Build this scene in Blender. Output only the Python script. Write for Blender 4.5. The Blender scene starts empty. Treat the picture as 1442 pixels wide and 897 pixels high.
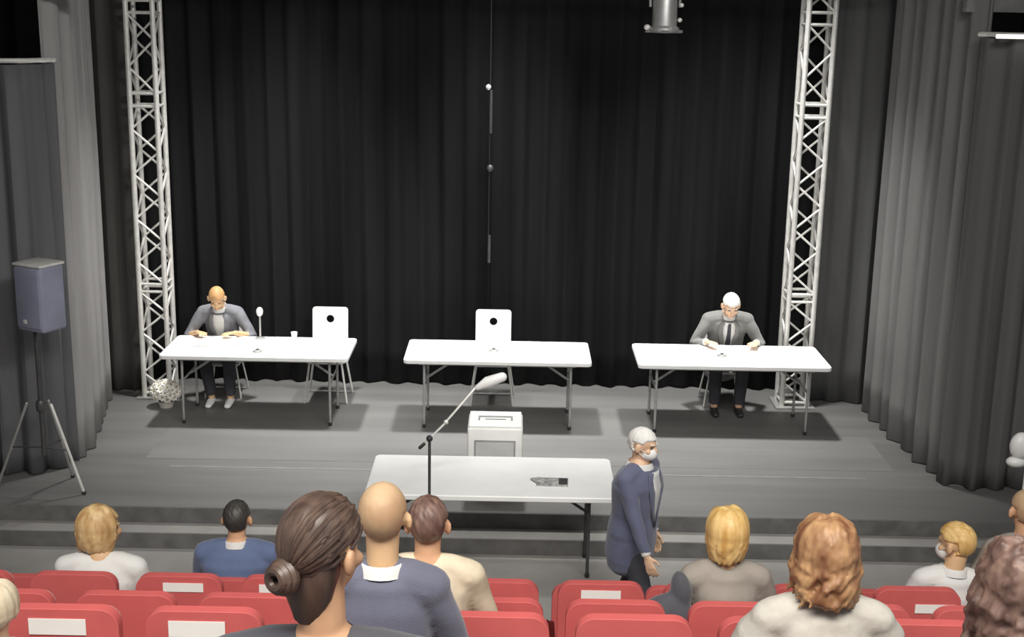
import bpy, bmesh, math, random
from mathutils import Vector, Matrix, Euler
PI = math.pi
R = math.radians
random.seed(7)
scn = bpy.context.scene
C = bpy.data.collections.new('scene'); scn.collection.children.link(C)

# ---------------------------------------------------------------- camera, world, lights, exposure
cd = bpy.data.cameras.new('camera'); cam = bpy.data.objects.new('camera', cd); C.objects.link(cam)
cd.sensor_width = 36; cd.lens = 1840 / 1442 * 36; cd.clip_end = 100
cam.matrix_world = Matrix.Translation((0, 0, 4.22)) @ Matrix.Rotation(R(90 - 13.7), 4, 'X') @ Matrix.Rotation(R(1.05), 4, 'Z')
scn.camera = cam
w = bpy.data.worlds.new('world'); scn.world = w; w.use_nodes = True
w.node_tree.nodes['Background'].inputs[0].default_value = (.92, .95, 1, 1)
w.node_tree.nodes['Background'].inputs[1].default_value = .33
scn.view_settings.view_transform = 'Standard'; scn.view_settings.look = 'None'
scn.view_settings.gamma = 1; scn.view_settings.use_curve_mapping = False
scn.view_settings.exposure = 0

def area(name, loc, target, size, sy, power, col=(1, 1, 1), spread=180):
    l = bpy.data.lights.new(name, 'AREA'); l.shape = 'RECTANGLE'; l.size = size; l.size_y = sy
    l.energy = power; l.color = col; l.spread = R(spread)
    o = bpy.data.objects.new(name, l); C.objects.link(o); o.location = loc
    o.rotation_euler = (Vector(target) - Vector(loc)).to_track_quat('-Z', 'Y').to_euler()
    return o
for x in (-2.5, -.15, 2.25):
    area('stage_top_light', (x * .97, 12.85, 5.9), (x, 12.85, 0), .5, .35, 62, (1, .99, .97), 62)
area('thrust_top_light', (0, 10.3, 6.2), (0, 10.2, 0), 3.6, .5, 15, (1, .99, .95), 70)
area('house_light', (0, 1.5, 6.8), (0, 5.8, .8), 6, 2.0, 205, (1, .95, .88), 100)
area('front_wash_light', (2.4, 5.0, 6.4), (-1, 12.5, 1.5), 3, .4, 70, (1, .98, .95), 80)

# ---------------------------------------------------------------- materials
def mat(name, col, rough=.7, metal=0, var=.15, scale=6, stretch=(1, 1, 1), bump=0, bscale=60, sheen=0, spec=.5, col2=None):
    m = bpy.data.materials.new(name); m.use_nodes = True
    nt = m.node_tree; n = nt.nodes; b = n['Principled BSDF']
    tc = n.new('ShaderNodeTexCoord'); mp = n.new('ShaderNodeMapping'); mp.inputs['Scale'].default_value = stretch
    nz = n.new('ShaderNodeTexNoise'); nz.inputs['Scale'].default_value = scale; nz.inputs['Detail'].default_value = 5
    rp = n.new('ShaderNodeValToRGB')
    c2 = col2 or tuple(min(1, c * (1 + var)) for c in col); c1 = tuple(c * (1 - var) for c in col) if not col2 else col
    rp.color_ramp.elements[0].position = .35; rp.color_ramp.elements[1].position = .65
    rp.color_ramp.elements[0].color = (*c1, 1); rp.color_ramp.elements[1].color = (*c2, 1)
    L = nt.links.new
    L(tc.outputs['Object'], mp.inputs[0]); L(mp.outputs[0], nz.inputs[0]); L(nz.outputs[0], rp.inputs[0]); L(rp.outputs[0], b.inputs['Base Color'])
    b.inputs['Roughness'].default_value = rough; b.inputs['Metallic'].default_value = metal
    b.inputs['Specular IOR Level'].default_value = spec
    if sheen: b.inputs['Sheen Weight'].default_value = sheen
    if bump:
        n2 = n.new('ShaderNodeTexNoise'); n2.inputs['Scale'].default_value = bscale
        bp = n.new('ShaderNodeBump'); bp.inputs['Strength'].default_value = bump; bp.inputs['Distance'].default_value = .01
        L(mp.outputs[0], n2.inputs[0]); L(n2.outputs[0], bp.inputs['Height']); L(bp.outputs[0], b.inputs['Normal'])
    return m
M = dict(
    floor=mat('black_vinyl_floor', (.155, .152, .146), .5, var=.12, scale=1.2, stretch=(.35, 3, 1), bump=.05),
    mat_strip=mat('dance_mat', (.165, .162, .157), .45, var=.1, scale=1.5, stretch=(.3, 3, 1)),
    house_floor=mat('house_floor', (.30, .29, .275), .8, var=.1, scale=2),
    riser=mat('riser_black', (.14, .137, .132), .7, var=.2),
    backcloth=mat('black_backcloth', (.012, .012, .0125), .95, var=.35, scale=.7, stretch=(2, 2, .3), spec=.15),
    leg_l=mat('dark_drape_brown', (.078, .074, .07), .95, var=.15, scale=1, stretch=(3, 3, .3), spec=.2),
    leg_r=mat('dark_drape_grey', (.11, .11, .111), .95, var=.15, scale=1, stretch=(3, 3, .3), spec=.2),
    grey_l_lit=mat('grey_drape_left_lit', (.33, .323, .317), .9, var=.12, scale=1, stretch=(4, 4, .25), spec=.2, bump=.2, bscale=150),  # same cloth as grey, painted lighter for the stronger light on the left
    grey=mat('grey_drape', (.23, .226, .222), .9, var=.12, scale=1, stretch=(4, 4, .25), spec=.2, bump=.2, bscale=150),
    low_l=mat('charcoal_drape', (.125, .125, .13), .9, var=.2, scale=1, stretch=(4, 4, .25), spec=.2),
    low_r=mat('charcoal_drape_warm', (.145, .14, .14), .9, var=.15, scale=1, stretch=(4, 4, .25), spec=.2),
    wall=mat('black_wall', (.03, .03, .031), .9), beam=mat('grey_beam', (.25, .25, .24), .8),
    alu=mat('aluminium', (.80, .79, .75), .42, .25, var=.08, scale=20), steel=mat('grey_steel', (.42, .42, .41), .4, .5, var=.1),
    dark_steel=mat('dark_steel', (.09, .09, .09), .45, .4), black=mat('black_plastic', (.025, .025, .027), .5),
    tabletop=mat('white_plastic_table', (.86, .86, .85), .45, var=.02), white=mat('white_plastic', (.82, .82, .80), .4, var=.03),
    paper=mat('white_paper', (.85, .84, .80), .9, var=.03), tape=mat('pale_tape', (.24, .238, .23), .6), window=mat('grey_window', (.58, .58, .57), .25, var=.06),
    slot=mat('slot_grey', (.30, .30, .29), .6), newsprint=mat('newsprint', (.33, .33, .32), .9, var=.4, scale=25),
    seat=mat('red_upholstery', (.60, .12, .115), .85, var=.12, scale=5, sheen=.35, bump=.2, bscale=200),
    seat_shell=mat('red_seat_shell', (.58, .115, .11), .6, var=.1, scale=3), seat_dark=mat('dark_red_frame', (.20, .018, .016), .6),
    skin=mat('skin', (.62, .36, .21), .55, var=.06, scale=8), skin_pale=mat('pale_skin', (.72, .47, .31), .5, var=.05, scale=8),
    skin_fair=mat('fair_skin', (.66, .43, .24), .5, var=.06, scale=8),
    navy=mat('navy_cloth', (.115, .125, .20), .85, var=.1, scale=4, sheen=.3, bump=.2, bscale=200),
    blue=mat('blue_suit', (.11, .15, .27), .85, var=.1, scale=4, sheen=.3, bump=.2, bscale=200),
    slate=mat('slate_suit', (.12, .125, .175), .85, var=.08, scale=4, sheen=.3, bump=.2, bscale=200),
    charcoal=mat('charcoal_cloth', (.07, .07, .085), .85, var=.12, scale=4, sheen=.3),
    grey_suit=mat('grey_suit', (.20, .20, .19), .85, var=.1, scale=6, sheen=.2),
    grey_blue=mat('grey_blue_cardigan', (.20, .205, .225), .85, var=.18, scale=8),
    shirt=mat('white_shirt', (.68, .68, .66), .85, var=.03, bump=.15, bscale=40),
    cream=mat('cream_cloth', (.62, .54, .40), .85, var=.12, scale=10), blouse=mat('cream_blouse', (.50, .475, .42), .8, var=.08, scale=14, bump=.3, bscale=25),
    taupe=mat('taupe_top', (.30, .27, .235), .85, var=.1), trousers=mat('dark_trousers', (.05, .05, .06), .85),
    denim=mat('blue_denim', (.08, .11, .18), .85), tie=mat('dark_tie', (.05, .05, .06), .7), eye=mat('eye_dark', (.03, .025, .02), .3), lip=mat('lip', (.45, .18, .14), .5),
    h_blond=mat('blond_hair', (.42, .24, .09), .5, var=.2, scale=22, stretch=(1, 1, .15), col2=(.72, .52, .26)),
    h_gold=mat('golden_hair', (.58, .34, .10), .5, scale=25, stretch=(1, 1, .12), col2=(.78, .56, .24)),
    h_red=mat('auburn_hair', (.20, .085, .04), .5, scale=18, stretch=(1, 1, .2), col2=(.46, .27, .13)),
    h_dark=mat('dark_brown_hair', (.055, .035, .028), .38, scale=20, stretch=(1, 1, .3), col2=(.12, .078, .058)),
    h_brown=mat('brown_hair', (.10, .055, .045), .5, scale=26, stretch=(1, 1, .3), col2=(.24, .15, .115)),
    h_black=mat('black_hair', (.05, .045, .04), .5, var=.2, scale=20), h_white=mat('white_hair', (.80, .79, .75), .6, var=.04, scale=20),
    h_pale=mat('pale_blond_hair', (.62, .52, .36), .5, scale=22, stretch=(1, 1, .2), col2=(.75, .68, .52)),
    h_ginger=mat('ginger_crop', (.60, .33, .14), .6, var=.12, scale=20),
    h_stub=mat('sandy_stubble', (.40, .25, .14), .6, scale=5, col2=(.56, .40, .24)),
    flower=mat('white_petal', (.82, .80, .74), .7, var=.06, scale=30), pollen=mat('beige_centre', (.52, .40, .22), .8), leaf=mat('leaf', (.12, .16, .07), .7),
    speaker=mat('blue_grey_speaker', (.27, .28, .37), .5, var=.12, scale=3), pot=mat('pot', (.5, .48, .44), .6),
    led=bpy.data.materials.new('led'))
M['led'].use_nodes = True; M['led'].node_tree.nodes['Principled BSDF'].inputs['Emission Color'].default_value = (1, .98, .9, 1)
M['led'].node_tree.nodes['Principled BSDF'].inputs['Emission Strength'].default_value = 1.0

# ---------------------------------------------------------------- helpers
def link(name, me, m, parent=None, smooth=True):
    o = bpy.data.objects.new(name, me); C.objects.link(o)
    if m: me.materials.clear(); me.materials.append(M[m] if isinstance(m, str) else m)
    if parent: o.parent = parent
    if smooth:
        for p in me.polygons: p.use_smooth = True
        if hasattr(me, 'set_sharp_from_angle'): me.set_sharp_from_angle(angle=R(38))
    return o
def obj(name, bm, m, parent=None, smooth=True):
    me = bpy.data.meshes.new(name); bmesh.ops.recalc_face_normals(bm, faces=bm.faces[:]); bm.to_mesh(me); bm.free()
    return link(name, me, m, parent, smooth)
def empty(name, loc=(0, 0, 0), rz=0):
    o = bpy.data.objects.new(name, None); C.objects.link(o); o.location = loc; o.rotation_euler = (0, 0, rz); o.empty_display_size = .1
    return o
def tag(o, label, cat, group=None):
    o['label'] = label; o['category'] = cat
    if group: o['group'] = group
    return o
def struct(name, bm, m, label=None):
    o = obj(name, bm, m, None); o['kind'] = 'structure'
    if label: o['label'] = label
    return o
def dup(root, loc, rz=None):
    r = root.copy(); C.objects.link(r); r.location = loc
    if rz is not None: r.rotation_euler = (0, 0, rz)
    def rec(a, b):
        for ch in [c for c in C.objects if c.parent == a]:
            c = ch.copy(); C.objects.link(c); c.parent = b; rec(ch, c)
    rec(root, r)
    return r
def B(): return bmesh.new()
def box(bm, c, s, bev=0, rot=None, seg=2):
    m = Matrix.Translation(c) @ (rot.to_matrix().to_4x4() if rot else Matrix()) @ Matrix.Diagonal((*s, 1))
    g = bmesh.ops.create_cube(bm, size=1, matrix=m)
    if bev:
        es = list({e for v in g['verts'] for e in v.link_edges})
        bmesh.ops.bevel(bm, geom=es, offset=bev, segments=seg, affect='EDGES', profile=.5)
    return bm
def frame_of(d, up=None):
    d = d.normalized(); u = Vector(up) if up is not None else (Vector((0, 0, 1)) if abs(d.z) < .95 else Vector((0, 1, 0)))
    r = d.cross(u)
    if r.length < 1e-4: r = d.cross(Vector((0, 1, .01)))
    r.normalize(); f = r.cross(d).normalized()
    return r, f
def tube(bm, pts, rad, seg=12, up=None, round_ends=True):
    """pts polyline; rad per point: number or (half width along r, half depth along f)"""
    pts = [Vector(p) for p in pts]
    if not isinstance(rad, (list,)): rad = [rad] * len(pts)
    rad = [(q, q) if not isinstance(q, tuple) else q for q in rad]
    P, Q = [], []
    n = len(pts)
    if round_ends:
        d0 = (pts[0] - pts[1]).normalized(); d1 = (pts[-1] - pts[-2]).normalized()
        for a in (80, 55, 28):
            k = math.cos(R(a)); P.append(pts[0] + d0 * min(rad[0]) * math.sin(R(a))); Q.append((rad[0][0] * k, rad[0][1] * k))
    P += pts; Q += rad
    if round_ends:
        for a in (28, 55, 80):
            k = math.cos(R(a)); P.append(pts[-1] + d1 * min(rad[-1]) * math.sin(R(a))); Q.append((rad[-1][0] * k, rad[-1][1] * k))
    rings = []
    rr = None
    for i, p in enumerate(P):
        a = P[max(0, i - 1)]; b = P[min(len(P) - 1, i + 1)]
        d = b - a
        if up is not None or rr is None: r, f = frame_of(d, up)
        else:
            dn = d.normalized(); r = rr - dn * rr.dot(dn); r.normalize(); f = r.cross(dn).normalized()
        rr = r
        rings.append([bm.verts.new(p + r * Q[i][0] * math.cos(2 * PI * k / seg) + f * Q[i][1] * math.sin(2 * PI * k / seg)) for k in range(seg)])
    for a, b in zip(rings, rings[1:]):
        for k in range(seg): bm.faces.new((a[k], a[(k + 1) % seg], b[(k + 1) % seg], b[k]))
    bm.faces.new(rings[0][::-1]); bm.faces.new(rings[-1])
    return bm
def cyl(bm, a, b, r, seg=12): return tube(bm, [a, b], r, seg, round_ends=False)
def ell(bm, c, r, rot=None, sub=3):
    m = Matrix.Translation(c) @ (rot.to_4x4() if rot else Matrix()) @ Matrix.Diagonal((*r, 1))
    bmesh.ops.create_icosphere(bm, subdivisions=sub, radius=1, matrix=m); return bm
def lathe(bm, prof, c=(0, 0, 0), seg=24):
    c = Vector(c); rings = []
    for r, z in prof: rings.append([bm.verts.new(c + Vector((r * math.cos(2 * PI * k / seg), r * math.sin(2 * PI * k / seg), z))) for k in range(seg)])
    for a, b in zip(rings, rings[1:]):
        for k in range(seg): bm.faces.new((a[k], a[(k + 1) % seg], b[(k + 1) % seg], b[k]))
    bm.faces.new(rings[0][::-1]); bm.faces.new(rings[-1]); return bm
def round_rect_prism(bm, w_, h_, t, rad, c=(0, 0, 0), axis='Z', seg=5, top_only=False, hole=None):
    pts = []
    for (sx, sy, a0) in ((1, 1, 0), (-1, 1, 90), (-1, -1, 180), (1, -1, 270)):
        rr = rad if not (top_only and sy < 0) else .002
        for k in range(seg + 1):
            a = R(a0 + 90 * k / seg); pts.append((sx * (w_ / 2 - rr) + rr * math.cos(a), sy * (h_ / 2 - rr) + rr * math.sin(a)))
    if hole:
        q = []
        for i in range(len(pts)):
            a, b_ = pts[i], pts[(i + 1) % len(pts)]; m_ = max(1, int(math.dist(a, b_) / .03))
            q += [(a[0] + (b_[0] - a[0]) * k / m_, a[1] + (b_[1] - a[1]) * k / m_) for k in range(m_)]
        pts = q
    def P3(x, y, z):
        return Vector(c) + (Vector((x, y, z)) if axis == 'Z' else Vector((x, z, y)))
    n = len(pts)
    if hole is None:
        lo = [bm.verts.new(P3(x, y, -t / 2)) for x, y in pts]; hi = [bm.verts.new(P3(x, y, t / 2)) for x, y in pts]
        bm.faces.new(lo[::-1]); bm.faces.new(hi)
        for k in range(n): bm.faces.new((lo[k], lo[(k + 1) % n], hi[(k + 1) % n], hi[k]))
    else:
        hx, hy, hr = hole
        V = []
        for z in (-t / 2, t / 2):
            out = [bm.verts.new(P3(x, y, z)) for x, y in pts]
            inn = []
            for x, y in pts:
                a = math.atan2(y - hy, x - hx); inn.append(bm.verts.new(P3(hx + hr * math.cos(a), hy + hr * math.sin(a), z)))
            V.append((out, inn))
            for k in range(n): bm.faces.new((out[k], out[(k + 1) % n], inn[(k + 1) % n], inn[k]))
        for j in (0, 1):
            a, b = V[0][j], V[1][j]
            for k in range(n): bm.faces.new((a[k], a[(k + 1) % n], b[(k + 1) % n], b[k]))
    return bm
def remesh(name, bm, m, parent, voxel=.008, smooth=2, disp=None):
    me = bpy.data.meshes.new('tmp'); bmesh.ops.recalc_face_normals(bm, faces=bm.faces[:]); bm.to_mesh(me); bm.free()
    o = bpy.data.objects.new('tmp', me); C.objects.link(o)
    r = o.modifiers.new('r', 'REMESH'); r.mode = 'VOXEL'; r.voxel_size = voxel
    if smooth:
        s = o.modifiers.new('s', 'SMOOTH'); s.iterations = smooth; s.factor = .5
    dg = bpy.context.evaluated_depsgraph_get(); dg.update()
    nm = bpy.data.meshes.new_from_object(o.evaluated_get(dg)); nm.name = name
    bpy.data.objects.remove(o); bpy.data.meshes.remove(me)
    if disp:
        for v in nm.vertices: v.co = disp(v.co)
    q = link(name, nm, m, parent, smooth=False)
    for p in nm.polygons: p.use_smooth = True
    return q

# ---------------------------------------------------------------- the setting
struct('stage_floor', box(B(), (0, 12.5, -.14), (11, 4.28, .28), .004), 'floor')
struct('stage_step', box(B(), (0, 10.255, -.21), (11, .23, .14), .004), 'house_floor')
struct('stage_riser', box(B(), (0, 10.352, -.071), (11, .012, .135)), 'riser')
struct('step_riser', box(B(), (0, 10.135, -.212), (11, .012, .133)), 'riser')
struct('floor', box(B(), (0, 5.4, -.34), (11, 14, .12)), 'house_floor')
for i in range(6):
    y0 = [6.65, 5.83, 5.0, 4.25, 3.48, 2.70][i]; y1 = [7.6, 6.65, 5.83, 5.0, 4.25, 3.48][i]; z = [.1, .40, .71, 1.02, 1.33, 1.64][i]
    struct('seating_tier', box(B(), (0, (y0 + y1) / 2, (z - .28) / 2), (9, y1 - y0, z + .28), .006), 'house_floor')
struct('wall_back', box(B(), (0, 14.7, 3.2), (11, .12, 7.2)), 'wall')
struct('wall_left', box(B(), (-5.56, 10.4, 3.2), (.12, 8.6, 7.2)), 'wall')
struct('wall_right', box(B(), (5.56, 10.4, 3.2), (.12, 8.6, 7.2)), 'wall')
struct('ceiling', box(B(), (0, 10.4, 6.95), (11.2, 8.8, .12)), 'wall')
for x0, x1, y in ((-5.5, -3.5, 11.35), (3.85, 5.5, 11.6)):
    struct('trim_1' if x0 < 0 else 'trim_2', box(B(), ((x0 + x1) / 2, y, 4.26), (x1 - x0, .12, .14), .008), 'beam', 'grey horizontal beam high beside the stage')

def curtain(name, path, z0, z1, m, label, cat='curtain', amp=.05, period=.22, nz=16, seed=1, flare=0, hem=None):
    rnd = random.Random(seed); pts = [Vector((x, y, 0)) for x, y in path]
    # resample smooth path
    fine = []
    for i in range(len(pts) - 1):
        p0 = pts[max(0, i - 1)]; p1 = pts[i]; p2 = pts[i + 1]; p3 = pts[min(len(pts) - 1, i + 2)]
        for k in range(24):
            t = k / 24; fine.append(.5 * ((2 * p1) + (p2 - p0) * t + (2 * p0 - 5 * p1 + 4 * p2 - p3) * t * t + (3 * p1 - p0 - 3 * p2 + p3) * t ** 3))
    fine.append(pts[-1]); cum = [0]
    for a, b in zip(fine, fine[1:]): cum.append(cum[-1] + (b - a).length)
    L = cum[-1]; n = max(8, int(L / .022)); rows = []; ph = [rnd.uniform(0, 6.28) for _ in range(4)]
    bm = B(); j = 0; base = []
    for i in range(n + 1):
        s = L * i / n
        while j < len(cum) - 2 and cum[j + 1] < s: j += 1
        t = (s - cum[j]) / max(1e-6, cum[j + 1] - cum[j]); p = fine[j].lerp(fine[j + 1], t); d = (fine[j + 1] - fine[j]).normalized()
        base.append((s, p, Vector((d.y, -d.x, 0))))
    for k in range(nz + 1):
        z = z0 + (z1 - z0) * k / nz; g = 1 - .35 * k / nz; row = []
        for s, p, nn in base:
            u = 2 * PI * s / period + .6 * math.sin(s * 2.3 + ph[0]) + .12 * math.sin(z * 1.3 + ph[1])
            o = amp * g * (math.sin(u) + .35 * math.sin(u * .47 + ph[2]) + .22 * math.sin(2.3 * u + ph[3] + z * .25))
            row.append(bm.verts.new(p + nn * o + Vector((0, 0, z))))
        rows.append(row)
    for a, b in zip(rows, rows[1:]):
        for i in range(n): bm.faces.new((a[i], a[i + 1], b[i + 1], b[i]))
    me = bpy.data.meshes.new(name); bm.to_mesh(me); bm.free()
    root = link(name, me, m); s = root.modifiers.new('s', 'SOLIDIFY'); s.thickness = .006
    tag(root, label, cat)
    if hem:
        hb = B()
        tube(hb, [b[1] + Vector((0, 0, z1 + .03)) for b in base[::3]], .022, 8); obj('top_rail', hb, hem, root)
    return root
curtain('backdrop_curtain', [(-4.6, 14.15), (-2.5, 14.15), (-.26, 14.12)], 0.01, 6.3, 'backcloth', 'left half of the black stage backdrop, behind the left table', amp=.045, period=.27, seed=3)
curtain('backdrop_curtain', [(-.30, 14.17), (2, 14.15), (4.6, 14.15)], 0.01, 6.3, 'backcloth', 'right half of the black stage backdrop, behind the man in the grey suit', amp=.045, period=.27, seed=5)
curtain('stage_leg_curtain', [(-4.75, 13.72), (-4.2, 13.68), (-3.97, 13.72)], 0.01, 6.3, 'leg_l', 'narrow dark brown-black leg curtain left of the left truss', amp=.03, period=.2, seed=8)
curtain('stage_leg_curtain', [(3.22, 13.78), (3.5, 13.72), (4.3, 13.62)], 0.01, 6.3, 'leg_r', 'dark grey leg curtain between the right truss and the light grey drape', amp=.03, period=.24, seed=9)
curtain('grey_drape', [(-4.33, 13.5), (-4.18, 12.7), (-4.02, 11.9), (-3.99, 11.55), (-4.08, 11.38)], 0.01, 6.2, 'grey_l_lit', 'tall light grey drape left of the stage behind the loudspeaker', amp=.04, period=.26, seed=12)
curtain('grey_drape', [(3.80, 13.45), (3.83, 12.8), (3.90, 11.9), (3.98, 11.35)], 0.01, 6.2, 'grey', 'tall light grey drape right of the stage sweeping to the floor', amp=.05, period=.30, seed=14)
curtain('low_drape', [(-3.98, 11.42), (-4.12, 11.18), (-4.45, 11.06), (-5.4, 11.03)], 0.01, 3.62, 'low_l', 'charcoal drape with silvery top rail behind the loudspeaker tripod', amp=.05, period=.24, seed=17, hem='alu')
curtain('low_drape', [(3.90, 11.28), (4.15, 11.12), (4.65, 11.12), (5.4, 11.1)], 0.01, 3.98, 'low_r', 'dark charcoal drape under the bright rail at the right edge', amp=.045, period=.24, seed=19, hem='alu')
b = B(); box(b, (4.15, 11.0, 4.0), (.42, .05, .035), .006); t = obj('light_bar', b, 'led'); tag(t, 'short bright white light bar at top right above the dark drape', 'lamp')
for x in (4.0, 4.3): obj('bracket', box(B(), (x, 11.06, 4.0), (.03, .14, .03)), 'dark_steel', t)
t = obj('floor_tape', box(B(), (.08, 11.335, .0015), (6.4, .02, .003)), 'tape'); tag(t, 'long thin pale tape line across the grey stage floor', 'tape')
for nm, x, y, wd, dp, lb in (('dance_mat', .1, 12.03, 7.0, .98, 'pale dance mat strip on the stage floor in front of the three tables'),):
    t = obj(nm, box(B(), (x, y, .001), (wd, dp, .002)), 'mat_strip'); tag(t, lb, 'mat')

# ---------------------------------------------------------------- trusses
def truss(x, y, label):
    t = tag(empty('lattice_truss', (x, y, 0)), label, 'truss', None)
    h = .135; top = 5.9
    ch = None
    for sx in (-1, 1):
        for sy in (-1, 1):
            if ch is None: ch = obj('chord', cyl(B(), (0, 0, .02), (0, 0, top), .028, 12), 'alu', t); c = ch
            else: c = ch.copy(); C.objects.link(c)
            c.location = (sx * h, sy * h, 0)
    joints = [.06, 1.17, 1.25, 3.10, 3.23, 4.03, 4.15, 5.85]
    fb = None
    for z in joints:
        if fb is None:
            b_ = B()
            for s in (-1, 1):
                cyl(b_, (-h, s * h, 0), (h, s * h, 0), .016, 8); cyl(b_, (s * h, -h, 0), (s * h, h, 0), .016, 8)
            fb = obj('joint_frame', b_, 'alu', t); f = fb
        else: f = fb.copy(); C.objects.link(f)
        f.location = (0, 0, z)
    dme = None
    for za, zb in ((.06, 1.17), (1.25, 3.10), (3.23, 4.03), (4.15, 5.85)):
        n = max(2, round((zb - za) / .235)); st = (zb - za) / n
        for i in range(n):
            for f in range(4):
                s = 1 if (i + (f % 2)) % 2 else -1
                a = Vector((-h * s, 0, 0)); b2 = Vector((h * s, 0, st))
                key = (round(st, 4), s)
                if dme is None: dme = {}
                if key not in dme:
                    d = obj('diagonal', cyl(B(), a, b2, .0125, 6), 'alu', t); dme[key] = d
                else: d = dme[key].copy(); C.objects.link(d)
                ang = f * PI / 2
                d.location = Vector((math.sin(ang) * h, -math.cos(ang) * h, za + i * st)); d.rotation_euler = (0, 0, ang)
    obj('base_plate', box(B(), (0, 0, .01), (.42, .42, .02), .004), 'steel', t)
    return t
truss(-3.79, 13.55, 'aluminium lattice truss tower left of the stage, behind the left table')
truss(3.06, 13.62, 'aluminium lattice truss tower right of the stage, behind the right table')

# ---------------------------------------------------------------- folding tables
def folding_table(x0, x1, y0, y1, z, hgt, label, dark=False, rz=0):
    L = x1 - x0; D = y1 - y0; ms = 'dark_steel' if dark else 'steel'
    t = tag(empty('folding_table', ((x0 + x1) / 2, (y0 + y1) / 2, z), rz), label, 'table')
    b = B(); round_rect_prism(b, L, D, .045, .05, (0, 0, hgt - .0225))
    o = obj('tabletop', b, 'tabletop', t); bv = o.modifiers.new('b', 'BEVEL'); bv.width = .008; bv.segments = 2; bv.limit_method = 'ANGLE'
    b = B(); 
    for s in (-1, 1): box(b, (0, s * (D / 2 - .1), hgt - .06), (L - .3, .025, .03))
    obj('apron_rail', b, ms, t)
    for sx in (-1, 1):
        xl = sx * (L / 2 - .20)
        for sy in (-1, 1):
            yl = sy * (D / 2 - (.26 if dark else .12))
            lg = obj('leg', tube(B(), [(xl, yl * .97, hgt - .05), (xl, yl, .3), (xl, yl, .008)], .0135, 10), ms, t)
            obj('foot_cap', cyl(B(), (xl, yl, 0), (xl, yl, .035), .018, 10), 'black', lg)
        obj('leg_crossbar', cyl(B(), (xl, -(D / 2 - .12), hgt - .30), (xl, D / 2 - .12, hgt - .30), .011, 8), ms, t)
        obj('brace', tube(B(), [(xl, 0, hgt - .30), (xl - sx * .05, 0, hgt - .27), (xl - sx * .36, 0, hgt - .055)], .0125, 8), ms, t)
    return t
folding_table(-3.50, -1.62, 12.47, 13.28, 0, .74, 'white folding table at the left of the stage where the person in grey writes')
folding_table(-1.07, .80, 12.47, 13.28, 0, .74, 'white folding table in the middle of the stage, empty chair behind it')
folding_table(1.26, 3.18, 12.45, 13.28, 0, .74, 'white folding table at the right of the stage before the man in a suit')
folding_table(-1.12, .84, 9.46, 10.37, -.28, .78, 'white folding table below the stage, nearest the audience', True)

# ---------------------------------------------------------------- stage chairs
def shell_chair(name='stage_chair'):
    t = empty(name)      # faces -Y, backrest at +Y
    b = B(); round_rect_prism(b, .385, .44, .014, .035, (0, .19, .74), 'Y', hole=(0, .09, .042))
    o = obj('backrest', b, 'white', t); o.rotation_euler = (R(-6), 0, 0); o.location = (0, -.03, .02)
    b = B(); round_rect_prism(b, .42, .42, .018, .05, (0, -.02, .46)); obj('seat', b, 'white', t)
    for s in (-1, 1):
        obj('leg', tube(B(), [(s * .17, -.18, .45), (s * .225, -.20, .01)], .0115, 8), 'alu', t)
        obj('leg', tube(B(), [(s * .17, .15, .45), (s * .235, .22, .01)], .0115, 8), 'alu', t)
        obj('back_post', tube(B(), [(s * .15, .16, .45), (s * .15, .225, .60), (s * .15, .235, .72)], .009, 8), 'alu', t)
    obj('seat_frame', box(B(), (0, -.02, .44), (.35, .35, .015), .004), 'alu', t)
    return t
ch = shell_chair(); ch.location = (-.20, 13.53, 0); tag(ch, 'empty white chair with a round hole in its back, behind the middle table', 'chair')
c = dup(ch, (-1.97, 13.52, 0)); tag(c, 'empty white chair with a round hole in its back, behind the left table', 'chair')
c = dup(ch, (-3.09, 13.62, 0)); tag(c, 'white chair hidden under the person writing at the left table', 'chair')
c.scale = (.85, .9, .82); c = dup(ch, (2.28, 13.62, 0)); c.scale = (.9, .9, .85); tag(c, 'white chair hidden under the man in a grey suit on stage', 'chair')

# ---------------------------------------------------------------- things on stage
def puck(x, y, label):
    t = tag(empty('table_microphone', (x, y, .74)), label, 'microphone', 'flat microphones on the stage tables')
    obj('base', lathe(B(), [(.048, 0), (.05, .006), (.042, .018), (.02, .024)], seg=20), 'steel', t)
    obj('grille', lathe(B(), [(.018, .022), (.016, .032), (.006, .036)], seg=14), 'dark_steel', t)
puck(-2.55, 12.66, 'small flat grey microphone on the left stage table')
puck(-.18, 12.85, 'small flat grey microphone on the middle stage table')
puck(2.14, 12.82, 'small flat grey microphone on the right stage table')
t = tag(empty('desk_microphone', (-2.62, 13.18, .74)), 'upright desk microphone with white foam head on the left stage table', 'microphone')
obj('base', lathe(B(), [(.055, 0), (.055, .012), (.02, .022)], seg=20), 'steel', t)
obj('stem', cyl(B(), (0, 0, .02), (0, 0, .26), .010, 10), 'steel', t)
obj('foam_head', ell(B(), (0, 0, .29), (.036, .036, .05)), 'white', t)
for i, (x, y, rz, n) in enumerate(((-3.06, 12.98, .1, 'open pile of white papers before the person writing on stage'), (2.23, 13.02, -.1, 'white sheet between the hands of the man in the grey suit'))):
    bm = B()
    for k in range(3 if i == 0 else 1): box(bm, (k * .01, k * .006, .003 + k * .006), (.42 if i == 0 else .21, .30, .004), 0, Euler((0, 0, k * .06)))
    o = obj('paper_sheets', bm, 'paper'); o.location = (x, y, .74); o.rotation_euler = (0, 0, rz); tag(o, n, 'paper')
t = tag(empty('white_cup', (-2.27, 13.2, .74)), 'small white cup on the left stage table beside the empty chair', 'cup')
obj('cup_body', lathe(B(), [(.025, 0), (.034, .075), (.031, .075), (.022, .006)], seg=18), 'white', t)
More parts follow.
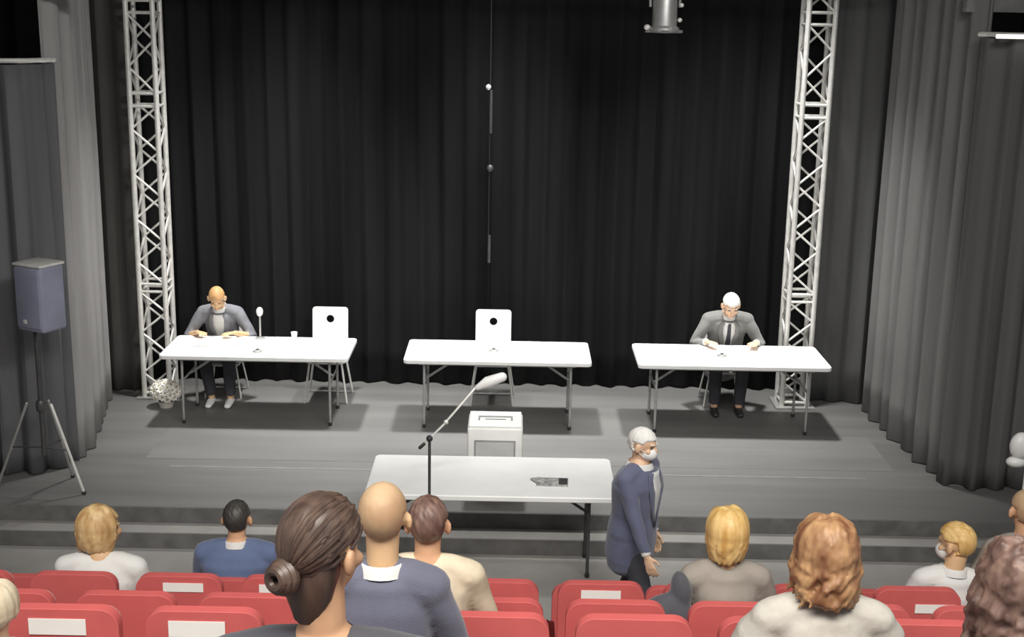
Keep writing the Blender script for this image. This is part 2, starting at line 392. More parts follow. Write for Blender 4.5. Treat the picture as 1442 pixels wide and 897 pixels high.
# bouquet on the stage floor
t = tag(empty('flower_bouquet', (-3.62, 13.12, 0)), 'round bouquet of white flowers on the stage floor by the left truss', 'flowers')
obj('pot', lathe(B(), [(.07, 0), (.09, .07), (.085, .07), (.06, .01)], seg=20), 'pot', t)
rnd = random.Random(4); fl = None
for k in range(46):
    a = k * 2.39996; u = 1 - (k + .5) / 46 * 1.55; s = math.sqrt(max(0, 1 - u * u))
    d = Vector((s * math.cos(a), s * math.sin(a), u)); p = Vector((0, 0, .165)) + Vector((d.x * .15, d.y * .14, d.z * .115))
    if fl is None:
        b = B()
        for q in range(7):
            an = 2 * PI * q / 7; ell(b, (.026 * math.cos(an), .026 * math.sin(an), .002), (.021, .014, .008), Euler((0, -.3, an)).to_matrix(), 1)
        fl = obj('flower', b, 'flower', t); fc = obj('flower_centre', ell(B(), (0, 0, .007), (.010, .010, .007), None, 1), 'pollen', fl); f = fl; c0 = fc
    else:
        f = fl.copy(); C.objects.link(f); c0 = fc.copy(); C.objects.link(c0); c0.parent = f
    f.location = p; f.rotation_euler = d.to_track_quat('Z', 'Y').to_euler()
obj('leaves', ell(B(), (0, 0, .16), (.125, .115, .09), None, 2), 'flower', t)
# white urn / ballot box behind the front table
t = tag(empty('ballot_box', (-.127, 10.86, 0)), 'white ballot box with grey window behind the front table', 'box')
W_, D_, H_ = .475, .43, .655
b = B(); box(b, (0, 0, H_ / 2), (W_, D_, H_), .02, seg=3); obj('box_body', b, 'white', t)
b = B(); box(b, (0, 0, H_ + .008), (W_ - .02, D_ - .02, .024), .01, seg=3); lid = obj('lid', b, 'white', t)
b = B(); box(b, (0, .035, H_ + .023), (.30, .022, .01), .003)
for s in (-1, 1): box(b, (s * .142, -.01, H_ + .0232), (.016, .11, .01), .003)
obj('handle_groove', b, 'slot', lid)
obj('slot', box(B(), (0, -.03, H_ + .0212), (.18, .012, .004)), 'dark_steel', lid)
b = B()
for s in (-1, 1): box(b, (s * .17, -D_ / 2 - .004, .39), (.012, .012, .29)); 
for z in (.24, .54): box(b, (0, -D_ / 2 - .004, z), (.352, .012, .012))
obj('window_frame', b, 'slot', t); obj('window_pane', box(B(), (0, -D_ / 2 - .003, .39), (.33, .008, .29)), 'window', t)
# folded newspaper on the front table
t = tag(empty('folded_newspaper', (.345, 9.78, .50)), 'grey folded newspaper lying on the front table', 'newspaper')
bm = B(); box(bm, (0, 0, .006), (.25, .17, .010), .004, Euler((0, 0, -.05))); obj('pages', bm, 'newsprint', t)
bm = B(); box(bm, (-.11, .02, .012), (.09, .12, .006), .003, Euler((0, .05, .5))); obj('loose_page', bm, 'newsprint', t)
bm = B(); box(bm, (.085, 0, .0125), (.07, .14, .003), 0, Euler((0, 0, -.05))); obj('dark_picture', bm, 'dark_steel', t)
# boom microphone stand
t = tag(empty('microphone_stand', (-.595, 9.2, -.28)), 'dark boom microphone stand before the front table with white foam microphone', 'microphone stand')
obj('pole', cyl(B(), (0, 0, .08), (.0, 0, 1.33), .011, 10), 'dark_steel', t)
for k in range(3):
    a = k * 2.094 + .5; obj('leg', tube(B(), [(0, 0, .12), (.3 * math.cos(a), .3 * math.sin(a), .01)], .009, 8), 'dark_steel', t)
obj('clutch', ell(B(), (0, 0, 1.33), (.025, .03, .025)), 'black', t)
bm = tube(B(), [(-.06, -.01, 1.27), (.10, .02, 1.43), (.33, .08, 1.70)], .0085, 8); obj('boom_arm', bm, 'alu', t)
obj('counterweight', tube(B(), [(-.07, -.015, 1.262), (-.04, -.01, 1.29)], .013, 10), 'black', t)
obj('boom_clip', ell(B(), (.12, .025, 1.452), (.018, .018, .018)), 'alu', t)
obj('foam_head', tube(B(), [(.35, .085, 1.705), (.42, .09, 1.745), (.53, .10, 1.785)], [.022, .043, .036], 14), 'white', t)
# loudspeaker and tripod
t = tag(empty('tripod_stand', (-4.0, 10.62, 0)), 'grey tripod carrying the loudspeaker at the left', 'tripod')
obj('pole', cyl(B(), (0, 0, .35), (0, 0, 1.46), .018, 12), 'dark_steel', t)
obj('hub', lathe(B(), [(.03, .74), (.04, .76), (.04, .82), (.03, .84)], seg=14), 'dark_steel', t)
for k, (ex, ey) in enumerate(((.33, -.02), (-.46, .08), (.1, .38))):
    lg = obj('leg', tube(B(), [(ex * .28, ey * .28, .80), (ex, ey, .015)], .013, 8), 'alu' if k == 0 else 'steel', t)
    obj('rubber_foot', ell(B(), (ex, ey, .018), (.02, .02, .018), None, 2), 'black', lg)
    obj('strut', tube(B(), [(0, 0, .42), (ex * .62, ey * .62, .40)], .008, 6), 'dark_steel', t)
t = tag(empty('loudspeaker', (-3.93, 10.60, 1.46), R(-26)), 'blue-grey loudspeaker on the tripod in front of the left drapes', 'loudspeaker')
bm = B(); box(bm, (0, .0, .29), (.30, .27, .56), .03, seg=3); obj('cabinet', bm, 'speaker', t)
bm = B(); box(bm, (0, -.138, .30), (.26, .015, .50), .006); g = obj('grille', bm, 'speaker', t)
obj('badge', box(B(), (-.04, -.148, .10), (.035, .006, .035), .002), 'alu', g)
obj('top_cap', box(B(), (0, 0, .575), (.31, .28, .025), .01), 'alu', t)
# hanging stage lamp with its batten
t = tag(empty('hanging_spotlight', (1.315, 12.0, 3.97)), 'grey stage spotlight hanging top centre right before the black backdrop', 'spotlight')
obj('lamp_body', lathe(B(), [(.135, 0), (.135, .03), (.112, .05), (.108, .34), (.08, .42), (.02, .44)], seg=28), 'steel', t)
obj('gel_frame', lathe(B(), [(.165, -.012), (.168, 0), (.165, .012), (.13, .014), (.13, -.012)], seg=4), 'steel', t)
obj('knob', ell(B(), (-.155, -.03, .035), (.03, .03, .025)), 'alu', t)
obj('knob', ell(B(), (.135, -.02, .10), (.022, .022, .02)), 'alu', t)
obj('knob', ell(B(), (.145, -.02, .23), (.022, .022, .02)), 'alu', t)
obj('yoke', tube(B(), [(-.13, 0, .22), (-.14, 0, .50), (0, 0, .56), (.14, 0, .50), (.13, 0, .22)], .012, 8), 'steel', t)
obj('clamp', box(B(), (0, 0, .62), (.05, .06, .12), .01), 'dark_steel', t)
t = tag(obj('lighting_batten', cyl(B(), (-4.4, 12.0, 4.68), (4.4, 12.0, 4.68), .025, 12), 'dark_steel'), 'black pipe above the picture that carries the hanging spotlight', 'pipe')
# thin pole in front of the backdrop seam
t = tag(empty('hanging_pole', (-.26, 13.85, 0)), 'thin dim pole hanging before the middle of the black backdrop', 'pole')
obj('upper_rod', cyl(B(), (0, 0, 2.85), (-.0, 0, 3.30), .016, 8), 'dark_steel', t)
obj('lower_rod', cyl(B(), (0, 0, 1.46), (0, 0, 1.76), .016, 8), 'dark_steel', t)
obj('joint', ell(B(), (0, 0, 2.48), (.035, .03, .04)), 'dark_steel', t)
obj('hook', ell(B(), (-.03, -.01, 3.33), (.028, .02, .03)), 'alu', t)
obj('cable', cyl(B(), (-.01, 0, 1.76), (-.01, 0, 6.2), .004, 6), 'black', t)
# white stand at the right edge
t = tag(empty('white_stand', (3.60, 8.6, -.28)), 'white stand with bright rounded head at the right edge', 'stand')
obj('pole', cyl(B(), (0, 0, .02), (0, 0, 1.46), .015, 10), 'white', t)
obj('head', ell(B(), (-.06, 0, 1.56), (.075, .06, .10)), 'white', t)
obj('lower_head', ell(B(), (-.08, 0, 1.445), (.07, .05, .04)), 'white', t)
obj('base', lathe(B(), [(.16, 0), (.16, .015), (.03, .03)], seg=24), 'white', t)

# ---------------------------------------------------------------- theatre seats
def theatre_seat():
    t = empty('theatre_seat')     # occupant looks +Y, backrest rear face at -Y
    b = B(); round_rect_prism(b, .425, .66, .05, .07, (0, 0, .71), 'Y', seg=6, top_only=True)
    o = obj('back_shell', b, 'seat_shell', t); m = o.modifiers.new('b', 'BEVEL'); m.width = .012; m.segments = 3; m.limit_method = 'ANGLE'
    b = B(); round_rect_prism(b, .40, .60, .06, .06, (0, .045, .72), 'Y', seg=6)
    o = obj('back_cushion', b, 'seat', t); m = o.modifiers.new('b', 'BEVEL'); m.width = .02; m.segments = 3; m.limit_method = 'ANGLE'
    b = B(); round_rect_prism(b, .41, .44, .10, .05, (0, .29, .395), 'Z', seg=5)
    o = obj('seat_cushion', b, 'seat', t); m = o.modifiers.new('b', 'BEVEL'); m.width = .025; m.segments = 3; m.limit_method = 'ANGLE'
    for s in (-1, 1):
        st = obj('side_frame', box(B(), (s * .236, .17, .30), (.035, .36, .60), .01), 'seat_dark', t)
        obj('armrest', box(B(), (s * .236, .20, .62), (.05, .38, .035), .012), 'seat_dark', st)
    obj('rear_rail', box(B(), (0, -.03, .40), (.44, .03, .04), .006), 'seat_dark', t)
    return t
base_seat = theatre_seat(); first = True
ORD = ['first', 'second', 'third', 'fourth', 'fifth', 'sixth', 'seventh', 'eighth', 'ninth', 'tenth', 'eleventh', 'twelfth', 'thirteenth']
def seat_at(x, y, z, label, group):
    global first
    if first: s = base_seat; s.location = (x, y, z); first = False
    else: s = dup(base_seat, (x, y, z))
    tag(s, label, 'seat', group); return s
NOTE = {(0, -4): ' behind the blond person', (1, 2): ' below the golden hair', (0, 4): ' with a white paper slip', (0, -3): ' with a white paper slip', (0, -2): ' with a half hidden paper slip',
        (0, 1): ' with a white paper slip', (2, -3): ' with a broad paper slip', (2, -2): ' with a broad paper slip'}
for r, (y, z, k0, k1, nm) in enumerate(((5.95, .40, -5, 5, 'small-slip row'), (5.10, .71, -4, 4, 'row between slip rows'), (4.35, 1.015, -4, 3, 'nearest full row'))):
    for i, k in enumerate(range(k0, k1 + 1)):
        seat_at(-.056 + .52 * k, y, z, 'red theatre seat%s, %s from left in the %s' % (NOTE.get((r, k), ''), ORD[i], nm), 'red seats in the ' + nm)
for i, k in enumerate(range(-6, 7)):
    seat_at(-.056 + .52 * k, 6.72, .02, 'red theatre seat in the frontmost row by the stage, %s from the left' % ORD[i], 'red seats in the frontmost row')
for x, y, z, l in ((-.40, 3.50, 1.31, 'red seat under the balding man in the slate jacket'), (1.03, 3.50, 1.31, 'red seat under the person in the cream blouse'), (-1.70, 3.50, 1.31, 'red seat under the pale blond child'),
                   (-.47, 2.72, 1.62, 'red seat under the person with the hair bun'), (1.45, 2.72, 1.62, 'red seat under the person with dark wavy hair')):
    seat_at(x, y, z, l, 'red seats of the rows nearest the camera')
for x, y, z, w_, h_, l in ((-1.593, 5.95, 1.372, .198, .046, 'small paper slip on a red seat below the man in the blue suit'), (-1.12, 5.95, 1.372, .198, .046, 'small paper slip half hidden left of the hair bun'),
                           (.462, 5.95, 1.372, .195, .048, 'small paper slip on a red seat below the walking man'), (2.11, 5.95, 1.330, .198, .046, 'small paper slip on the red seat below the masked person in white'),
                           (-1.625, 4.35, 1.975, .207, .062, 'large paper slip on the red seat at far left'), (-1.12, 4.35, 1.975, .205, .062, 'large paper slip on a red seat left of the bun')):
    o = obj('paper_sign', box(B(), (0, 0, 0), (w_, .003, h_)), 'paper'); o.location = (x, y - .0275, z + .012); tag(o, l, 'paper sign', 'paper slips on the seat backs')

# ---------------------------------------------------------------- people
def ik(a, b, l1, l2, hint):
    a, b, hint = Vector(a), Vector(b), Vector(hint); d = b - a; L = min(d.length, (l1 + l2) * .999); u = d.normalized(); b = a + u * L
    x = (l1 * l1 - l2 * l2 + L * L) / (2 * L); h = math.sqrt(max(0, l1 * l1 - x * x)); hp = hint - u * hint.dot(u); hp.normalize()
    return a + u * x + hp * h, b
def hand(bm, wrist, dirn, normal, s=1, side=1, curl=.35):
    """palm + five bent fingers; dirn = along fingers, normal = back of the hand; side = +1 thumb towards dirn x normal"""
    d = Vector(dirn).normalized(); n = Vector(normal); n = (n - d * n.dot(d)).normalized(); t = d.cross(n).normalized() * side
    w0 = Vector(wrist)
    tube(bm, [w0, w0 + d * .045 * s, w0 + d * .085 * s], [(.026 * s, .017 * s), (.036 * s, .016 * s), (.038 * s, .013 * s)], 12, up=n)
    for k, (off, ln) in enumerate(((.031, .070), (.0105, .080), (-.0105, .074), (-.031, .058))):
        p = w0 + d * .082 * s + t * off * s; L = ln * s
        e1 = p + (d + t * off * 2.2 - n * curl * .4).normalized() * L * .45
        e2 = e1 + (d - n * curl * 1.4).normalized() * L * .32; e3 = e2 + (d - n * curl * 2.6).normalized() * L * .25
        tube(bm, [p, e1, e2, e3], [.0092 * s, .0086 * s, .008 * s, .007 * s], 8)
    p = w0 + d * .022 * s + t * .024 * s; e1 = p + (d * .75 + t * .8 - n * .25).normalized() * .042 * s; e2 = e1 + (d + t * .25 - n * .2).normalized() * .034 * s
    tube(bm, [p, e1, e2], [.0135 * s, .0105 * s, .009 * s], 8)

def person(label, loc, rz=0, s=1.0, pelvis_z=.52, lean=6, head=(0, 0, 0), head_fwd=0, seated=True, top='navy', top_kind='jacket', legs='trousers', skin='skin',
           hair=('short', 'h_brown'), hands=None, elbows=None, floor_z=0, mask=False, face=False, build=1.0, voxel=.009, collar=True, shirtfront=False, feet=None, side_lean=0, sleeve='long', neck_l=1.0, sh=1.0, bodyonly_low=False, necktie=False):
    """figure faces local +Y; pelvis_z = height of pelvis centre above the local origin"""
    root = tag(empty('person', loc, rz), label, 'person')
    Hc = Vector((0, 0, pelvis_z)); rot = Euler((-R(lean), R(side_lean), 0)).to_matrix()
    up = rot @ Vector((0, 0, 1)); rt = rot @ Vector((1, 0, 0)); fw = rot @ Vector((0, 1, 0))
    def T(u, x=0, f=0): return Hc + up * u * s + rt * x * s + fw * f * s
    hm = Euler((R(head[0]), R(head[2]), R(head[1]))).to_matrix()       # pitch (neg = look down), yaw, roll
    nb = T(.485, 0, -.005); hc = nb + (up * .155 * neck_l + fw * (.02 + head_fwd)) * s
    def Hd(x, y, z): return hc + hm @ Vector((x, y, z)) * s
    sw = .175 * sh
    shd = [T(.425, sx * sw, 0) for sx in (-1, 1)]
    if hands is None: hands = [Vector((sx * .13, .40, pelvis_z + .11)) for sx in (-1, 1)]
    if elbows is None: elbows = [Vector((sx * .6, -.3, -.6)) for sx in (-1, 1)]
    arms = []
    for i in (0, 1):
        e, h_ = ik(shd[i], hands[i], .29 * s, .255 * s, elbows[i]); arms.append((shd[i], e, h_))
    lg = []
    for i, sx in enumerate((-1, 1)):
        hp = Hc + Vector((sx * .09 * s, 0, -.02))
        ft = Vector(feet[i]) if feet else Vector((sx * .11, .42 * s + .02, floor_z + .08))
        k_, ft = ik(hp, ft, .43 * s, .42 * s, (sx * .1, 1, .45 if seated else .1)); lg.append((hp, k_, ft))
    secs = [(-.10, .150, .110), (0, .165, .118), (.12, .148, .105), (.25, .158, .112), (.36, .172 * sh, .112), (.43, .150 * sh, .09), (.475, .075, .065)]
    bd = build
    def torso(bm, g=0, lo=0, hi=7):
        q = secs[lo:hi]; tube(bm, [T(a, 0, 0) for a, _, _ in q], [((wd * bd + g) * s, (dp * bd + g) * s) for _, wd, dp in q], 20, up=fw, round_ends=(g < .01))
        for i in (0, 1): tube(bm, [T(.455, 0, 0), T(.445, (-1, 1)[i] * sw * .55), shd[i]], [(.055 + g) * s, (.058 + g) * s, (.056 + g) * s], 12)
        if g > .01: ell(bm, T(.432, 0, -.030), (.115 * s, .072 * s, .050 * s), rot)
    # --- body (one continuous surface)
    b = B(); torso(b)
    tube(b, [T(.45), nb, hc + hm @ Vector((0, -.015, -.05)) * s], [.060 * s, .053 * s, .056 * s], 14)
    ell(b, Hd(0, -.012, .022), (.073 * s, .092 * s, .088 * s), hm); ell(b, Hd(0, .022, -.045), (.056 * s, .066 * s, .066 * s), hm)
    ell(b, Hd(0, .058, -.092), (.024 * s, .022 * s, .020 * s), hm)
    tube(b, [Hd(0, .083, .010), Hd(0, .100, -.022), Hd(0, .096, -.034)], [.008 * s, .012 * s, .014 * s], 8)
    tube(b, [Hd(-.035, .070, .022), Hd(0, .080, .026), Hd(.035, .070, .022)], .011 * s, 8)
    for sx in (-1, 1):
        ell(b, Hd(sx * .042, .058, -.030), (.022 * s, .02 * s, .02 * s), hm, 2)
        ell(b, Hd(sx * .083, -.010, -.014), (.013 * s, .024 * s, .036 * s), hm @ Euler((.15, 0, sx * .45)).to_matrix(), 2)
    for i, (a, e, h_) in enumerate(arms):
        tube(b, [a, a.lerp(e, .4), e, e.lerp(h_, .35), h_], [.050 * s, .047 * s, .038 * s, .037 * s, .025 * s], 12)
        d = (h_ - e).normalized(); n = Vector((0, 0, 1)) if abs(d.z) < .8 else Vector(((-1, 1)[i], 0, .2))
        dd = (d + Vector((0, 0, -d.z)) * .6) if abs(d.z) < .9 else d
        hand(b, h_, dd, n, s, side=(1, -1)[i])
    for (hp, k_, ft) in lg:
        tube(b, [hp, hp.lerp(k_, .5), k_, k_.lerp(ft, .35), ft], [.082 * s, .075 * s, .055 * s, .053 * s, .036 * s], 12)
        tube(b, [ft + Vector((0, -.03, -.045)), ft + Vector((0, .08, -.052)), ft + Vector((0, .15, -.058))], [.028, .03, .02], 10)
    remesh('body', b, skin, root, voxel, 2)
    # --- clothes
    b = B(); g = .016
    if top_kind == 'jacket':
        torso(b, g); tube(b, [T(-.20), T(-.06), T(.05)], [(.176 * s * bd, .125 * s * bd), (.178 * s * bd, .132 * s * bd), (.165 * s * bd, .122 * s * bd)], 20, up=fw)
    else: torso(b, g - .004, 1)
    for i, (a, e, h_) in enumerate(arms):
        end = e.lerp(h_, .90) if sleeve == 'long' else (e.lerp(h_, .35) if sleeve == 'elbow' else a.lerp(e, .62))
        if sleeve == 'short': tube(b, [a, a.lerp(e, .3), end], [.068 * s, .064 * s, .058 * s], 14, round_ends=True)
        elif sleeve == 'puff': tube(b, [a, a.lerp(e, .25), a.lerp(e, .5), a.lerp(e, .68)], [.062 * s, .088 * s, .085 * s, .052 * s], 14)
        else: tube(b, [a, a.lerp(e, .4), e, e.lerp(h_, .35), end], [.066 * s, .062 * s, .052 * s, .047 * s, .037 * s], 14, round_ends=False)
    rr = random.Random(len(label)); ph = [rr.uniform(0, 6) for _ in range(6)]
    def wr(co):
        return co + Vector((math.sin(co.z * 38 + ph[0] + co.x * 9), math.sin(co.z * 31 + ph[1] + co.x * 14), 0)) * .0022
    remesh('jacket' if top_kind == 'jacket' else top_kind, b, top, root, .011, 2, wr)
    if collar:
        b = B(); cc = 'shirt' if collar is True else collar
        cpts = []
        n = 18
        for z_, rr_ in ((.474, .086), (.490, .080), (.510, .073), (.513, .069), (.485, .063)):
            rr_ *= max(1, bd * .92)
            cpts.append([b.verts.new(T(z_ + .0 * math.cos(a), rr_ * math.sin(a), rr_ * 1.05 * math.cos(a) - (.004 if z_ > .52 else 0))) for a in [2 * PI * k / n for k in range(n)]])
        for p_, q_ in zip(cpts, cpts[1:]):
            for k in range(n): b.faces.new((p_[k], p_[(k + 1) % n], q_[(k + 1) % n], q_[k]))
        obj('collar', b, cc, root)
    if top_kind == 'jacket':
        for i, (a, e, h_) in enumerate(arms):
            obj('shirt_cuff', tube(B(), [e.lerp(h_, .86), e.lerp(h_, .96)], .034 * s, 12, round_ends=False), 'shirt', root)
    if shirtfront:
        def surf(u, x, off):
            ss = secs
            for (u0, w0, d0), (u1, w1, d1) in zip(ss, ss[1:]):
                if u0 <= u <= u1:
                    t = (u - u0) / (u1 - u0); wd, dp = w0 + (w1 - w0) * t, d0 + (d1 - d0) * t; break
            wd = wd * bd + g + off; dp = max(dp, .092 if u > .4 else 0) * bd + g + off; q = max(-.95, min(.95, x / wd))
            return T(u, x, dp * math.sqrt(1 - q * q))
        def band(nm, prof, mt, off, th=.006):
            b = B(); rows = []
            for u, xa, xb in prof: rows.append([(b.verts.new(surf(u, xa + (xb - xa) * k / 4, off))) for k in range(5)])
            for p_, q_ in zip(rows, rows[1:]):
                for k in range(4): b.faces.new((p_[k], p_[k + 1], q_[k + 1], q_[k]))
            o_ = obj(nm, b, mt, root); sm_ = o_.modifiers.new('s', 'SOLIDIFY'); sm_.thickness = th; sm_.offset = 0; return o_
        band('shirt_front', [(.472, -.05, .05), (.43, -.062, .062), (.36, -.058, .058), (.25, -.040, .040), (.15, -.022, .022), (.05, -.004, .004)], 'shirt', .006)
        if necktie: band('tie', [(.465, -.012, .012), (.44, -.016, .016), (.36, -.018, .018), (.24, -.026, .026), (.17, -.016, .016), (.12, -.003, .003)], 'tie', .010)
        for sx in (-1, 1):
            band('lapel', [(.47, sx * .045, sx * .075), (.42, sx * .058, sx * .10), (.33, sx * .052, sx * .105), (.2, sx * .03, sx * .06), (.06, sx * .002, sx * .012)], top, .010, .010)
    b = B()
    tube(b, [T(-.09), T(.0), T(.09)], [(.160 * s, .120 * s), (.176 * s, .130 * s), (.158 * s, .115 * s)], 18, up=fw)
    for (hp, k_, ft) in lg: tube(b, [hp, hp.lerp(k_, .5), k_, k_.lerp(ft, .4), k_.lerp(ft, .93)], [.096 * s, .088 * s, .068 * s, .064 * s, .056 * s], 14, round_ends=False)
    remesh('trousers', b, legs, root, .013, 2)
    for (hp, k_, ft) in lg:
        b = B(); tube(b, [ft + Vector((0, -.035, -.045)), ft + Vector((0, .05, -.045)), ft + Vector((0, .17, -.055))], [(.040, .034), (.043, .034), (.034, .024)], 14, up=(0, 0, 1))
        obj('shoe', b, 'white' if top_kind == 'cardigan' else 'black', root)
    if face:
        for sx in (-1, 1):
            obj('eye', ell(B(), Hd(sx * .030, .073, .004), (.011 * s, .008 * s, .007 * s), hm, 2), 'eye', root)
            obj('eyebrow', tube(B(), [Hd(sx * .016, .090, .026), Hd(sx * .046, .078, .028)], .004 * s, 6), hair[1], root)
        if not mask: obj('mouth', ell(B(), Hd(0, .083, -.060), (.021 * s, .008 * s, .007 * s), hm, 2), 'lip', root)
    if mask:
        b = B(); ell(b, Hd(0, .048, -.052), (.060 * s, .066 * s, .052 * s), hm, 3); mk = obj('face_mask', b, 'white', root)
        for sx in (-1, 1): obj('ear_loop', tube(B(), [Hd(sx * .055, .05, -.035), Hd(sx * .084, -.004, -.005), Hd(sx * .084, -.012, -.03), Hd(sx * .052, .04, -.075)], .003 * s, 5), 'white', mk)
    # --- hair
    kind, hmn = hair; rnd = random.Random(len(label) * 7)
    if kind == 'bald': return root
    b = B()
    def cap(scale, hair_front=.045, nape=-.055, temple=.02, noise=.003, back=0):
        bb = B(); bmesh.ops.create_icosphere(bb, subdivisions=5, radius=1)
        for v in bb.verts:
            d = v.co.normalized(); p = Vector((d.x * .078, d.y * .098 - .014 - back * max(0, -d.y), d.z * .094 + .022)) * 1
            k = scale + noise * 6 * math.sin(17 * d.x + 9 * d.z) * math.sin(13 * d.y + 3)
            # hairline: lower limit of hair by azimuth
            f = d.y
            lim = hair_front if f > .55 else (nape if f < -.1 else nape + (hair_front - nape) * ((f + .1) / .65) ** .8 + (temple * 0))
            if abs(d.x) > .72 and -.45 < f < .6: lim = max(lim, .018)     # hair cut round the ears
            t = max(0, min(1, (p.z - lim) / .014))
            k2 = .90 + (k - .90) * t
            v.co = Hd(p.x * k2, (p.y + .014) * k2 - .014, (p.z - .022) * k2 + .022)
        me = bpy.data.meshes.new('t'); bb.to_mesh(me); bb.free(); return me
    if kind in ('short', 'crop', 'bun'):
        me = cap({'short': 1.075, 'crop': 1.025, 'bun': 1.09}[kind], nape={'short': -.06, 'crop': -.055, 'bun': -.105}[kind], noise={'short': .004, 'crop': .0006, 'bun': .001}[kind])
        o = link('hair', me, hmn, root)
        if kind == 'bun':
            bc = Vector((-.012, -.116, -.045))
            for k in range(56):       # combed strands drawn back to the bun
                az = R(rnd.uniform(-125, 125)); el0 = R(rnd.uniform(14, 75)); pts = []
                p0 = Vector((math.sin(az) * math.cos(el0), math.cos(az) * math.cos(el0), math.sin(el0)))
                q = (bc - Vector((0, -.014, .022))); q = Vector((q.x / .078, q.y / .098, q.z / .094)).normalized()
                for t_ in range(9):
                    d = p0.lerp(q, t_ / 8).normalized(); pts.append(Hd(d.x * .0852, d.y * .107 - .014, d.z * .1025 + .022))
                if p0.y > .5 and p0.z < .3: continue
                tube(b, pts, [.003 * s] + [.0048 * s] * 7 + [.004 * s], 6)
            for tr, rr_, zz in ((.027, .016, 0), (.024, .014, -.014), (.020, .011, -.024)):
                ring = [Hd(bc.x + tr * math.cos(a), bc.y + zz, bc.z + tr * math.sin(a)) for a in [2 * PI * k / 16 for k in range(17)]]
                tube(b, ring, rr_ * s, 8)
            tube(b, [Hd(0, -.040, .0), Hd(0, -.044, -.05), Hd(0, -.046, -.10), Hd(0, -.044, -.145)], [(.073 * s, .062 * s), (.070 * s, .056 * s), (.060 * s, .044 * s), (.040 * s, .028 * s)], 20, up=hm @ Vector((0, 1, 0)))
            obj('hair_bun', b, hmn, o)
        else: b.free()
        return root
    me = cap(1.13 if kind != 'curly' else 1.2, nape=-.07, back=.01); b.from_mesh(me)
    L = {'bob': .115, 'long': .20, 'wavy': .13, 'curly': .20, 'child': .03}[kind]; N = {'curly': 170}.get(kind, 110)
    for k in range(N):
        az = R((k / N) * 360 + rnd.uniform(-3, 3)); a_ = (math.degrees(az) + 180) % 360 - 180
        if abs(a_) < 48: continue
        pts = []; e0 = rnd.uniform(45, 80); wv = rnd.uniform(0, 6); ex = rnd.uniform(1.10, 1.2)
        for el in range(0, 7):
            e = R(e0 + (-12 - e0) * el / 6); cu = (.013 if kind == 'curly' else .005 if kind == 'wavy' else 0); pts.append(Vector((math.sin(az) * math.cos(e) * .078 * ex, math.cos(az) * math.cos(e) * .098 * ex - .014, math.sin(e) * .094 * ex + .022)) + Vector((math.sin(wv + el * 1.5), math.cos(wv + el * 1.7), math.sin(wv * 2 + el * 1.4))) * cu)
        e_ = pts[-1].copy(); LL = L * rnd.uniform(.85, 1.1)
        for q in range(1, 7):
            f = q / 6; inn = {'bob': -.18, 'child': -.1, 'long': -.15, 'wavy': .10, 'curly': .18}[kind]; amp = {'wavy': .014, 'curly': .022}.get(kind, .004)
            pts.append(Vector((e_.x * (1 + inn * f * f), (e_.y + .01) * (1 + inn * f * f) - .01, e_.z - LL * f)) + Vector((math.sin(wv + f * 9), math.cos(wv + f * 8), 0)) * amp)
        tube(b, [Hd(*p) for p in pts], [.006 * s] + [.0105 * s] * (len(pts) - 3) + [.009 * s, .004 * s], 6)
    remesh('hair', b, hmn, root, .0065, 1)
    bpy.data.meshes.remove(me)
    return root

V = Vector
# on stage, facing the audience
person('person in grey cardigan bowed over papers at the left stage table', (-3.09, 13.63, 0), PI, 1.04, .55, 24, (-36, 8, 0), head_fwd=.04, top='grey_blue', top_kind='cardigan', legs='trousers', skin='skin_fair', hair=('crop', 'h_ginger'),
       hands=[V((-.20, .42, .79)), V((.19, .42, .79))], elbows=[V((-.75, -.5, -.8)), V((.75, -.5, -.8))], feet=[V((-.12, .38, .08)), V((.08, .38, .08))], face=True, voxel=.0065, shirtfront=True, sleeve='elbow')
person('white-haired man in grey suit and tie leaning on the right stage table', (2.29, 13.66, 0), PI, 1.08, .55, 24, (-30, 4, 0), head_fwd=.045, top='grey_suit', hair=('short', 'h_white'), skin='skin_pale',
       hands=[V((-.26, .46, .79)), V((.25, .46, .79))], elbows=[V((-.6, -.6, -.8)), V((.6, -.6, -.8))], feet=[V((-.13, .40, .08)), V((.13, .40, .08))], face=True, voxel=.0065, shirtfront=True, necktie=True, build=1.08, sh=1.06)
# walking man between the audience and the front table
person('white-haired masked man in navy suit walking right past the front table', (.875, 8.6, -.28), R(-122), .985, .905, 4, (-8, 6, 0), seated=False, top='navy', legs='trousers', skin='skin_pale', hair=('short', 'h_white'), mask=True, face=True,
       hands=[V((-.26, .05, .80)), V((.24, .24, .82))], elbows=[V((-.5, -1, 0)), V((.6, -1, 0))], feet=[V((-.1, -.20, .08)), V((.1, .26, .08))], shirtfront=True, voxel=.007, build=1.28, sh=1.1)
# audience
AZ = dict(seated=True)
def aud(label, x, y, fz, top_z, sc=1.0, lean=6, **k):
    pz = .51; hgt = (.485 + .155 * k.get('neck_l', 1) ) * math.cos(R(lean)) * sc + .112 * sc
    hgt += .05 * sc if k['hair'][0] in ('bob', 'wavy', 'curly', 'child') else .03
    pz = max(.40, top_z - fz - hgt)
    hp = [V((-.11, .31, pz + .10)), V((.11, .31, pz + .10))]
    return person(label, (x, y - math.sin(R(lean)) * .6 * sc, fz), 0, sc, pz, lean, hands=k.pop('hands', hp), **k)
aud('blond person in white top in the left audience, head turned right', -2.13, 6.36, .40, 1.655, .97, 8, top='shirt', top_kind='blouse', skin='skin_fair', hair=('bob', 'h_blond'), head=(-4, -62, 0), face=True, collar=False, build=1.02, sh=1.05)
aud('dark-haired man in blue suit seated in the frontmost row at left', -1.585, 7.12, .06, 1.385, .95, 6, top='blue', hair=('short', 'h_black'), skin='skin', sh=1.12, build=1.1)
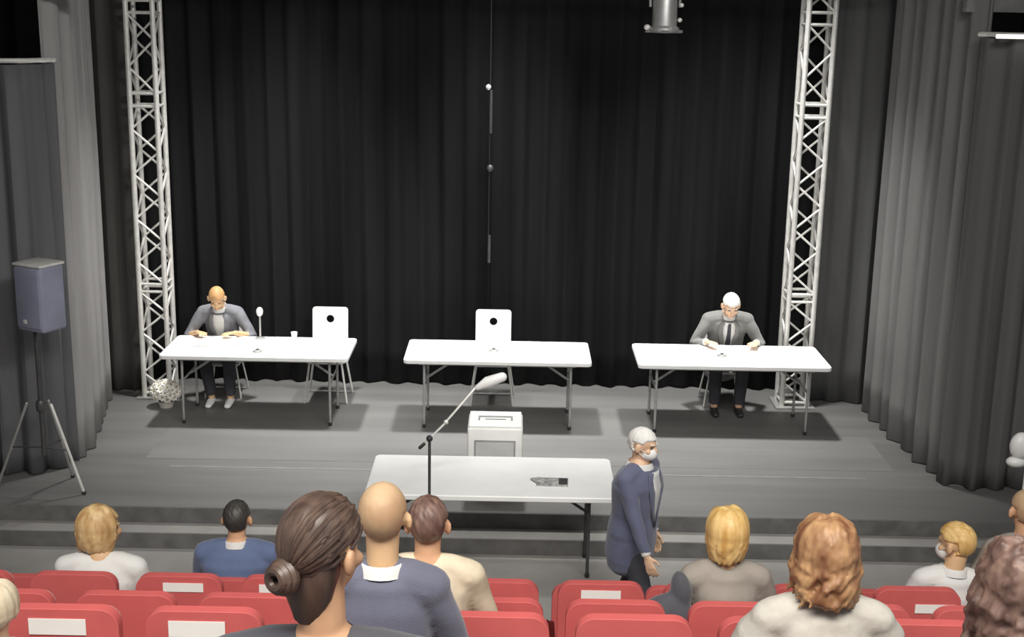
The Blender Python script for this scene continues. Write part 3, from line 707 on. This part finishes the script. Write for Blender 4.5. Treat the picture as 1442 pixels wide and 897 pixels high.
aud('balding man in slate jacket and white collar beside the hair bun', -.41, 3.98, 1.31, 2.715, 1.0, 5, top='slate', hair=('crop', 'h_stub'), skin='skin_fair', sh=.88, build=.92, neck_l=1.12)
aud('dark-haired person in cream top behind the balding man', -.315, 4.78, 1.015, 2.355, .95, 6, top='cream', top_kind='blouse', hair=('short', 'h_brown'), skin='skin', collar=False)
aud('person with dark brown hair bun in the centre foreground', -.475, 3.12, 1.62, 2.998, 1.16, 4, top='charcoal', hair=('bun', 'h_dark'), skin='skin', head=(-6, -33, 0), collar='charcoal', sh=1.25, build=1.1, voxel=.008, neck_l=1.42)
aud('golden-haired person in taupe top seated right of the walking man', .99, 5.50, .71, 2.06, .98, 5, top='taupe', top_kind='sweater', hair=('bob', 'h_gold'), skin='skin_fair', collar=False, sh=.86, build=.95)
aud('auburn-haired person in cream puff-sleeved blouse in the right foreground', 1.045, 3.98, 1.31, 2.64, 1.04, 4, top='blouse', top_kind='blouse', hair=('wavy', 'h_red'), skin='skin', collar=False, sleeve='puff', sh=.92, build=1.0)
aud('blond person in white shirt and face mask in the right audience', 2.30, 6.36, .40, 1.64, .96, 6, top='shirt', top_kind='blouse', hair=('short', 'h_gold'), skin='skin_fair', head=(-6, 42, 0), mask=True, sh=.86, side_lean=4, build=.92)
aud('person with dark wavy hair cut off by the bottom right corner', 1.34, 3.12, 1.62, 2.93, 1.08, 4, top='charcoal', top_kind='sweater', hair=('curly', 'h_brown'), skin='skin', collar=False)
aud('pale blond child at the far left edge of the seats', -1.705, 3.98, 1.31, 2.315, .80, 4, top='shirt', top_kind='shirt', hair=('child', 'h_pale'), skin='skin_pale', collar=False)
aud('person at the right edge beyond the seats, partly out of view', 2.69, 6.36, .40, 1.83, .97, 4, top='taupe', top_kind='sweater', hair=('crop', 'h_stub'), skin='skin', collar=False, sh=.85)
# dark jacket bundled on the seat beside the golden-haired person
b = B()
for p, r_ in (((0, 0, .12), (.13, .09, .14)), ((-.07, 0, .02), (.10, .09, .10)), ((.05, .01, .26), (.05, .06, .10)), ((.08, 0, .05), (.07, .08, .12)), ((-.13, .01, -.06), (.06, .07, .07))): ell(b, p, r_, None, 3)
o = remesh('bundled_jacket', b, 'charcoal', None, .012, 3, lambda c: c + V((math.sin(c.z * 30) * .006, math.sin(c.x * 40) * .006, 0)))
o.location = (.72, 5.36, 1.41); tag(o, 'dark brown jacket bundled on the seat left of the golden-haired person', 'jacket')
